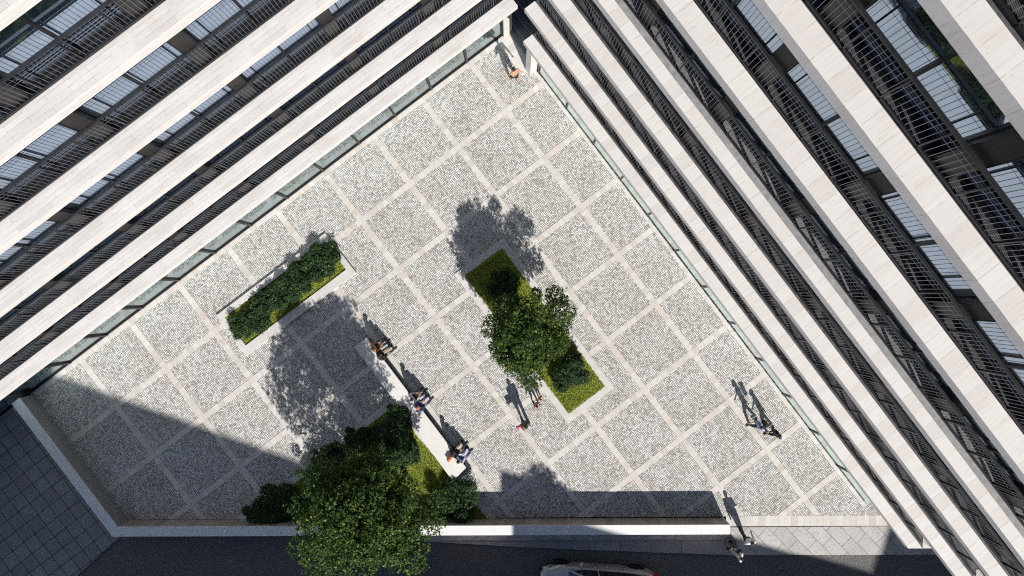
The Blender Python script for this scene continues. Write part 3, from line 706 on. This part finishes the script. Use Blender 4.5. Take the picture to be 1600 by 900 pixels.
def person(px, py, heading, pose, label, top=(.7, .7, .7), legs=(.03, .03, .05), hair=(.02, .015, .01), shoes=(.03, .03, .03), hgt=1.72, z0=0.0,
           long_hair=False, shorts=False, bare=False, sleeves=True, arms=None, group=None):
    k = hgt/1.75; loc = at(px, py, z0); root = empty('person', (loc.x, loc.y, 0), heading-math.pi/2, label, 'person', group)
    S = lambda *p: Vector(p)*k
    if pose == 'sit':
        zs = .45; hip = Vector((0, 0, zs+.10*k)); hj = [hip+S(s_*.09, 0, -.01) for s_ in (-1, 1)]
        kn = [hip+S(s_*.13, .43, .03) for s_ in (-1, 1)]; an = [Vector((s_*.12*k, .43*k+.06+(.10 if s_ > 0 else 0), .09)) for s_ in (-1, 1)]
        chest = hip+S(0, .03, .42); neck = hip+S(0, .06, .55)
    else:
        st_ = .19 if pose == 'walk' else .05
        hip = S(0, 0, .92); hj = [hip+S(s_*.09, 0, -.02) for s_ in (-1, 1)]
        an = [S(-.09, st_, .09), S(.09, -st_*1.1, .09+(.05 if pose == 'walk' else 0))]
        kn = [hj[0].lerp(an[0], .5)+S(0, .05, .02), hj[1].lerp(an[1], .5)+S(0, .06, 0)]
        chest = hip+S(0, .03, .40); neck = hip+S(0, .05, .53)
    head = neck+S(0, .035, .165)
    sh = [neck+S(s_*.175, -.02, -.06) for s_ in (-1, 1)]
    if arms: el = [neck+S(*a) for a in arms[0]]; wr = [neck+S(*a) for a in arms[1]]
    elif pose == 'sit': el = [sh[0]+S(-.05, .08, -.27), sh[1]+S(.05, .08, -.27)]; wr = [kn[0]+S(.02, -.10, .10), kn[1]+S(-.02, -.10, .10)]
    elif pose == 'walk': el = [sh[0]+S(-.03, -.09, -.27), sh[1]+S(.03, .06, -.28)]; wr = [el[0]+S(0, -.08, -.23), el[1]+S(0, .18, -.17)]
    else: el = [sh[0]+S(-.05, -.02, -.28), sh[1]+S(.05, -.02, -.28)]; wr = [el[0]+S(.02, .12, -.22), el[1]+S(-.02, .12, -.22)]
    def torso(V, F_, g_):
        cap(V, F_, hip+S(-.07, 0, 0), hip+S(.07, 0, 0), (.105+g_)*k, (.105+g_)*k)
        cap(V, F_, hip+S(-.05, 0, .05), chest+S(-.075, 0, -.05), (.095+g_)*k, (.105+g_)*k)
        cap(V, F_, hip+S(.05, 0, .05), chest+S(.075, 0, -.05), (.095+g_)*k, (.105+g_)*k)
        cap(V, F_, sh[0]+S(.03, 0, 0), sh[1]+S(-.03, 0, 0), (.065+g_)*k, (.065+g_)*k)
        cap(V, F_, chest+S(-.06, .0, 0), sh[0]+S(.04, 0, -.03), (.09+g_)*k, (.07+g_)*k); cap(V, F_, chest+S(.06, .0, 0), sh[1]+S(-.04, 0, -.03), (.09+g_)*k, (.07+g_)*k)
    V, F_ = [], []; torso(V, F_, 0)
    cap(V, F_, neck+S(0, -.01, -.05), head+S(0, -.02, -.05), .058*k, .052*k)
    msphere(V, F_, head, (.076*k, .095*k, .118*k)); cap(V, F_, head+S(0, .04, -.07), head+S(0, .06, -.085), .045*k, .035*k)
    msphere(V, F_, head+S(0, .098, -.012), (.015*k, .022*k, .026*k))
    for s_ in (-1, 1): msphere(V, F_, head+S(s_*.078, -.005, 0), (.012*k, .02*k, .032*k))
    hands = []
    for i in (0, 1):
        cap(V, F_, sh[i], el[i], .052*k, .040*k); cap(V, F_, el[i], wr[i], .040*k, .028*k)
        cap(V, F_, hj[i], kn[i], .085*k, .056*k); cap(V, F_, kn[i], an[i], .056*k, .036*k)
        cap(V, F_, kn[i].lerp(an[i], .2)+S(0, -.015, 0), kn[i].lerp(an[i], .4)+S(0, -.015, 0), .054*k, .048*k)
        cap(V, F_, an[i]+S(0, -.03, -.05), an[i]+S(0, .14, -.055), .034*k, .030*k)
        d_ = (wr[i]-el[i]).normalized(); cap(V, F_, wr[i], wr[i]+d_*.07*k, .028*k, .034*k); hands.append((wr[i], d_))
    body = remesh(V, F_, .016*k)
    # fingers, eyes and mouth are added to the same mesh
    V2, F2, mi = [], [], []
    for i, (w_, d_) in enumerate(hands):
        side = d_.cross(Vector((0, 1, .3))).normalized(); nrm = side.cross(d_)
        for j, L in enumerate((.062, .074, .070, .055)):
            a = w_+d_*.085*k+side*(j-1.5)*.019*k; b_ = a+(d_*.8+nrm*.25)*L*.55*k; c_ = b_+(d_*.5+nrm*.55)*L*.5*k
            cap(V2, F2, a, b_, .0095*k, .0085*k, 6); cap(V2, F2, b_, c_, .0085*k, .007*k, 6)
        s_ = -1 if i else 1
        a = w_+d_*.03*k+side*.028*s_*k; b_ = a+(d_*.55+side*.75*s_)*.04*k; cap(V2, F2, a, b_, .012*k, .010*k, 6); cap(V2, F2, b_, b_+(d_*.8+nrm*.4)*.03*k, .010*k, .008*k, 6)
    mi += [0]*len(F2)
    for s_ in (-1, 1): msphere(V2, F2, head+S(s_*.032, .086, .008), (.013*k, .010*k, .009*k), 8, 6)
    mi += [1]*(len(F2)-len(mi)); msphere(V2, F2, head+S(0, .094, -.055), (.022*k, .01*k, .007*k), 8, 6); mi += [2]*(len(F2)-len(mi))
    bm = bmesh.new(); bm.from_mesh(body); nb = len(bm.faces)
    vs_ = [bm.verts.new(p) for p in V2]
    for f_, m_ in zip(F2, mi):
        try: q = bm.faces.new([vs_[i] for i in f_]); q.material_index = m_
        except ValueError: pass
    for f_ in bm.faces: f_.smooth = True
    me = bpy.data.meshes.new('body'); bm.to_mesh(me); bm.free()
    for m_ in (m_skin, m_eye, m_lip): me.materials.append(m_)
    obj('body', me, root)
    def garment(name, fn, m_):
        V, F_ = [], []; fn(V, F_); q = remesh(V, F_, .017*k); q.name = name; q.materials.clear(); q.materials.append(m_)
        q.polygons.foreach_set('use_smooth', [True]*len(q.polygons)); obj(name, q, root)
    if not bare:
        def fn(V, F_):
            torso(V, F_, .016)
            for i in (0, 1):
                cap(V, F_, sh[i], el[i], .068*k, .056*k)
                if sleeves: cap(V, F_, el[i], el[i].lerp(wr[i], .85), .054*k, .042*k)
        garment('top', fn, cmat(top))
    def fn(V, F_):
        cap(V, F_, hip+S(-.07, 0, .03), hip+S(.07, 0, .03), .128*k, .128*k)
        for i in (0, 1):
            if shorts: cap(V, F_, hj[i], hj[i].lerp(kn[i], .8), .108*k, .090*k)
            else: cap(V, F_, hj[i], kn[i], .105*k, .076*k); cap(V, F_, kn[i], kn[i].lerp(an[i], .88), .074*k, .062*k)
    garment('shorts' if shorts else 'trousers', fn, cmat(legs))
    V, F_ = [], []
    for i in (0, 1): cap(V, F_, an[i]+S(0, -.035, -.045), an[i]+S(0, .155, -.050), .042*k, .038*k)
    me = bpy.data.meshes.new('shoes'); me.from_pydata([(a_, b__, max(c_, .004)) for a_, b__, c_ in V], [], F_); me.materials.append(cmat(shoes, .5)); obj('shoes', me, root)
    V, F_ = [], []
    msphere(V, F_, head+S(0, -.018, .022), (.088*k, .100*k, .112*k), 16, 12)
    if long_hair: cap(V, F_, head+S(0, -.07, 0), head+S(0, -.105, -.22), .075*k, .05*k)
    V = [(a_, b__, c_) for a_, b__, c_ in V]
    me = remesh(V, F_, .015*k); bm = bmesh.new(); bm.from_mesh(me)
    bmesh.ops.delete(bm, geom=[f_ for f_ in bm.faces if (f_.calc_center_median()-head).y > .055*k and (f_.calc_center_median()-head).z < .05*k], context='FACES')
    for v_ in bm.verts: v_.co += Vector((random.uniform(-1, 1), random.uniform(-1, 1), random.uniform(-1, 1)))*.004
    bm.to_mesh(me); bm.free(); me.materials.clear(); me.materials.append(cmat(hair, .6)); obj('hair', me, root)
    root['_n'] = 0; del root['_n']
    return root, dict(neck=neck, sh=sh, hip=hip, k=k, wr=wr)
NE = math.atan2(NR.y, NR.x)
BG = 'people sitting on the long slab bench'
person(804, 126, R(125), 'walk', 'bare-chested man in dark shorts striding across the top corner of the plaza', legs=(.02, .02, .03), shorts=True, bare=True, shoes=(.10, .08, .06), hgt=1.8,
       arms=([(-.24, .04, -.30), (.27, -.10, -.30)], [(-.24, .24, -.38), (.34, -.12, -.52)]))
pk, J2 = person(820, 656, R(-60), 'walk', 'person in a dark top carrying a pink bag, walking below the rectangular bed', top=(.10, .07, .06), legs=(.03, .03, .04), hair=(.05, .025, .012), long_hair=True)
person(837, 629, R(-40), 'walk', 'child in an orange-red top walking at the corner of the rectangular bed', top=(.48, .20, .13), legs=(.03, .03, .04), hgt=1.15,
       arms=([(-.23, .0, -.28), (.27, .05, -.22)], [(-.25, .08, -.50), (.42, .12, -.34)]))
person(843, 620, R(-40), 'stand', 'toddler in a pale orange top beside the kerb of the rectangular bed', top=(.68, .34, .18), legs=(.25, .12, .08), hgt=.86)
p4, J4 = person(1175, 658, R(-155), 'walk', 'person in a light blue shirt with a black backpack near the right building', top=(.30, .42, .68), legs=(.03, .03, .04), hair=(.06, .03, .02), sleeves=False)
person(1202, 671, R(-150), 'walk', 'person all in dark clothes walking beside the one with the backpack', top=(.03, .03, .045), legs=(.025, .025, .035), hgt=1.68)
person(1160, 834, R(100), 'walk', 'person in a white top with dark hair stepping from the pavement onto the plaza', top=(.78, .78, .78), legs=(.03, .03, .04), hair=(.07, .03, .02), long_hair=True)
person(1146, 856, R(170), 'walk', 'person in a white top crossing the shaded edge of the pavement', top=(.85, .85, .85), legs=(.55, .53, .52), hgt=1.66)
person(586, 544, NE, 'sit', 'seated person with orange-brown top at the upper end of the bench', top=(.45, .22, .08), legs=(.05, .05, .08), z0=.45, hgt=1.68, hair=(.015, .012, .01), group=BG)
person(595.5, 556, NE, 'sit', 'seated person in black with grey trousers, second from the upper end of the bench', top=(.02, .02, .02), legs=(.16, .16, .16), z0=.45, group=BG)
person(645, 622, NE, 'sit', 'seated person with black hair and white top halfway along the bench', top=(.60, .60, .62), legs=(.03, .03, .04), z0=.45, hgt=1.66, group=BG)
person(654, 635, NE, 'sit', 'seated person in a dark blue top with fair hair halfway along the bench', top=(.05, .06, .16), legs=(.08, .09, .22), z0=.45, hair=(.42, .22, .09), group=BG)
person(708, 706, NE, 'sit', 'seated person in black near the lower end of the bench', top=(.02, .02, .02), legs=(.03, .03, .03), z0=.45, group=BG)
person(716, 717, NE, 'sit', 'seated person in white top and bright blue jeans at the lower end of the bench', top=(.70, .70, .70), legs=(.06, .11, .42), z0=.45, hgt=1.7, group=BG)

# bags
def bag(name, loc, rz, dims, c_, label, cat):
    r = empty(name, loc, rz, label, cat); V, F_ = [], []
    x, y, z = dims
    for sx in (-1, 1):
        for sz in (0, 1): cap(V, F_, (sx*x*.3, -y*.15, z*(.2+.55*sz)), (sx*x*.3, y*.15, z*(.2+.55*sz)), min(x, z)*.24, min(x, z)*.22)
    cap(V, F_, (0, 0, z*.2), (0, 0, z*.8), y*.5, y*.45)
    me = remesh(V, F_, .015); me.materials.clear(); me.materials.append(cmat(c_)); me.polygons.foreach_set('use_smooth', [True]*len(me.polygons)); obj('pouch', me, r)
    B = MB()
    for sx in (-1, 1): tube(B, [(sx*x*.25, y*.4, z*.15), (sx*x*.28, y*.75, z*.6), (sx*x*.25, y*.35, z*1.02)], [.012]*3, 6)
    B.build('strap', cmat(c_), r); return r
def on(p, q): 
    return p.location + Matrix.Rotation(p.rotation_euler.z, 3, 'Z') @ Vector(q)
bag('backpack', on(p4, (0, -.23, 1.05)), p4.rotation_euler.z, (.32, .2, .45), (.015, .015, .018), 'black backpack worn by the person in the light blue shirt', 'backpack')
bag('shoulder_bag', on(pk, (.30, .0, .85)), pk.rotation_euler.z, (.34, .16, .30), (.60, .16, .24), 'pink bag at the side of the person in dark clothes', 'bag')
bh = at(703, 716, .45); bag('handbag', (bh.x, bh.y, .45), 1.0, (.30, .18, .24), (.55, .20, .08), 'orange handbag on the bench beside the seated person in black', 'bag')

def cover(px, py, r_, z, label):
    p = at(px, py); o_ = empty('manhole_cover', (p.x, p.y, z), 0, label, 'manhole cover')
    B = MB(); n_ = 28
    B.prism([(r_*math.cos(2*math.pi*i/n_), r_*math.sin(2*math.pi*i/n_)) for i in range(n_)], .0, .006); B.build('frame', m_rail, o_)
    B = MB(); B.prism([(r_*.88*math.cos(2*math.pi*i/n_), r_*.88*math.sin(2*math.pi*i/n_)) for i in range(n_)], .0065, .010)
    B.build('lid', m_side2, o_)
cover(1141, 848, .28, .0, 'round slab-filled cover in the pavement at the end of the white wall')
cover(30, 676, .07, -.05, 'tiny round drain in the dark tiles at the far left')
# ------------------------------------------------------------------ ball-topped post by the wall end
po = at(1141.5, 846); r = empty('round_post', (po.x, po.y, -.004), 0, 'short dark post with a round head just past the end of the white wall', 'post')
B = MB(); tube(B, [(0, 0, 0), (0, 0, .06), (0, 0, .07), (0, 0, 1.3)], [.09, .09, .045, .04], 12); B.build('shaft', m_rail, r)
V, F_ = [], []; msphere(V, F_, (0, 0, 1.42), (.14, .14, .14), 16, 10); me = bpy.data.meshes.new('head'); me.from_pydata(V, [], F_); me.materials.append(m_rail)
me.polygons.foreach_set('use_smooth', [True]*len(me.polygons)); obj('head', me, r)

# ------------------------------------------------------------------ parked car (only its near side is in the picture)
m_paint = mat('silver_paint', (.72, .66, .60), .3, .45); g = G(m_paint); g.b.inputs['Coat Weight'].default_value = .6
m_tyre = mat('tyre', (.018, .018, .018), .85); m_rim = mat('rim', (.10, .10, .10), .35, .8)
m_cgl = glass('car_glass', (.55, .62, .70), .35); m_lamp = mat('headlight_lens', (.75, .75, .62), .1); m_red = mat('tail_lens', (.45, .02, .015), .15)
m_trim = mat('black_trim', (.012, .012, .012), .5)
ca = at(843, 905, .5); cb_ = at(1026, 918, .5)
yaw = math.atan2(cb_.y-ca.y, cb_.x-ca.x)
CL = (cb_-ca).xy.length; hw = .93
near = at(905, 878.5, .28)                                # sill of the near side
dirx = Vector((math.cos(yaw), math.sin(yaw))); nrm2 = Vector((-dirx.y, dirx.x))
mid = Vector(ca.xy)+dirx*CL/2
offn = (Vector(near.xy)-mid).dot(nrm2)
cc = mid+nrm2*(offn-hw)
car = empty('parked_car', (cc.x, cc.y, -.13), yaw, 'silver car standing on the shaded street beside the low white wall', 'car')
# stations along the car: x (front = -), half width, sill z, belt z, bonnet/roof centre z
hl = CL/2
XS = np.linspace(-hl, hl, 61)
WX = (-hl+.95, hl-1.0); WR = .36
def prof(x):
    s_ = x/hl
    wv = hw*(1-.34*max(0, (abs(s_)-.62)/.38)**2.4)
    if s_ < -.5: wv = hw*(1-.52*((-s_-.5)/.5)**2.6)
    belt = np.interp(x, [-hl, -hl+.25, -hl+1.3, -.6, hl-.7, hl-.15, hl], [.62, .80, .93, .98, 1.02, .98, .80])
    sill = .24
    for wx in WX:
        q = abs(x-wx)
        if q < WR+.07: sill = max(sill, .36+math.sqrt(max(0, (WR+.07)**2-q*q)))
    crown = np.interp(x, [-hl, -hl+.25, -hl+1.25, hl-.5, hl], [.64, .84, 1.0, 1.10, .84])
    return wv, sill, belt, crown
B = MB(); rings = []
for x in XS:
    wv, sill, belt, crown = prof(x); half = [(wv*.965, sill), (wv*1.0, max(sill+.02, .50)), (wv*.985, max(sill+.04, .72)), (wv*.93, max(belt-.03, sill+.06)), (wv*.86, max(belt, sill+.07)), (wv*.45, max(crown-.01, sill+.08)), (0, max(crown, sill+.085))]
    rings.append([(x, y, z) for y, z in half]+[(x, -y, z) for y, z in half[-2::-1]])
for a, b_ in zip(rings[:-1], rings[1:]):
    for j in range(len(a)-1): B.quad([a[j], b_[j], b_[j+1], a[j+1]])
B.quad(rings[0][::-1]); B.quad(rings[-1])
me = B.mesh('body', m_paint); bm = bmesh.new(); bm.from_mesh(me); bmesh.ops.remove_doubles(bm, verts=bm.verts, dist=.0005)
bmesh.ops.recalc_face_normals(bm, faces=bm.faces)
for f in bm.faces: f.smooth = True
bm.to_mesh(me); bm.free(); body = obj('body', me, car)
sm = body.modifiers.new('sub', 'SUBSURF'); sm.levels = sm.render_levels = 1
def gh(name, secs, m_, off=0):     # greenhouse sections: x, half width, z
    B = MB(); rs_ = []
    for x, y0, z0, y1, z1 in secs: rs_.append([(x, y0, z0), (x, y1, z1), (x, y1*.5, z1+.03), (x, 0, z1+.04), (x, -y1*.5, z1+.03), (x, -y1, z1), (x, -y0, z0)])
    for a, b_ in zip(rs_[:-1], rs_[1:]):
        for j in range(len(a)-1): B.quad([a[j], b_[j], b_[j+1], a[j+1]])
    me = B.mesh(name, m_); bm = bmesh.new(); bm.from_mesh(me); bmesh.ops.remove_doubles(bm, verts=bm.verts, dist=.0005); bmesh.ops.recalc_face_normals(bm, faces=bm.faces)
    bm.to_mesh(me); bm.free(); return obj(name, me, car)
gh('windows', [(-hl+1.3, .70, .97, .68, .985), (-hl+2.05, .80, .97, .60, 1.40), (hl-1.5, .80, 1.0, .60, 1.42), (hl-.45, .72, 1.03, .66, 1.06)], m_cgl)
B = MB()
for x0_, x1_, z_ in ((-hl+2.03, hl-1.48, 1.455),):
    B.prism([(x0_, -.585), (x1_, -.585), (x1_+.05, 0), (x1_, .585), (x0_, .585), (x0_-.06, 0)], 1.42, 1.475)
B.build('roof', m_paint, car, .02)
B = MB()
for s_ in (-1, 1):
    B.bar((-hl+1.27, s_*.745, .985), (-hl+2.05, s_*.605, 1.43), .06); B.bar((hl-1.5, s_*.605, 1.45), (hl-.5, s_*.70, 1.06), .07); B.bar((-.1, s_*.81, .99), (-.05, s_*.605, 1.43), .06)
B.build('pillars', m_paint, car)
V, F_ = [], []
for wx in WX:
    for s_ in (-1, 1):
        w_ = empty('wheel', (wx, s_*(hw-.13), .36)); w_.parent = car
        B = MB(); n_ = 28
        for ro, ri, yw, m_, nm in ((.36, .25, .115, m_tyre, 'tyre'), (.25, .05, .09, m_rim, 'rim')):
            B = MB()
            for i in range(n_):
                a0, a1 = 2*math.pi*i/n_, 2*math.pi*(i+1)/n_
                P_ = lambda r_, a, y: (r_*math.cos(a), y, r_*math.sin(a))
                B.quad([P_(ro, a0, -yw), P_(ro, a1, -yw), P_(ro, a1, yw), P_(ro, a0, yw)])
                for y in (-yw, yw): B.quad([P_(ri, a0, y*.8), P_(ri, a1, y*.8), P_(ro, a1, y), P_(ro, a0, y)])
            if nm == 'rim':
                for i in range(5):
                    a = 2*math.pi*i/5; B.bar((0, s_*.07, 0), (.24*math.cos(a), s_*.08, .24*math.sin(a)), .05)
                tube(B, [(0, -.08, 0), (0, .08, 0)], [.06, .06], 10)
            B.build(nm, m_, w_)
for s_ in (-1, 1):
    V, F_ = [], []; msphere(V, F_, (-hl+.30, s_*.62, .74), (.20, .13, .07), 14, 8, Matrix.Rotation(s_*-.5, 3, 'Z')); me = bpy.data.meshes.new('headlight'); me.from_pydata(V, [], F_); me.materials.append(m_lamp); obj('headlight', me, car)
    V, F_ = [], []; msphere(V, F_, (hl-.12, s_*.72, .86), (.13, .14, .07), 14, 8); me = bpy.data.meshes.new('tail_light'); me.from_pydata(V, [], F_); me.materials.append(m_red); obj('tail_light', me, car)
    V, F_ = [], []; msphere(V, F_, (-hl+1.85, s_*(hw+.10), 1.02), (.09, .13, .08), 14, 8); cap(V, F_, (-hl+1.85, s_*(hw-.1), .98), (-hl+1.85, s_*hw, 1.0), .025, .025); me = bpy.data.meshes.new('mirror'); me.from_pydata(V, [], F_); me.materials.append(m_paint); obj('mirror', me, car)
B = MB()
for s_ in (-1, 1):
    for x_ in (-.75, .25): B.box(x_, x_+.2, s_*(hw+.0)-.012, s_*(hw+.0)+.012, .80, .83)
B.build('door_handles', m_paint, car)
B = MB(); B.box(-hl-.02, -hl+.1, -.5, .5, .32, .52); B.build('grille', m_trim, car)
B = MB(); B.box(-hl+.3, hl-.3, -.72, .72, .2, .34); B.build('underbody', m_trim, car)
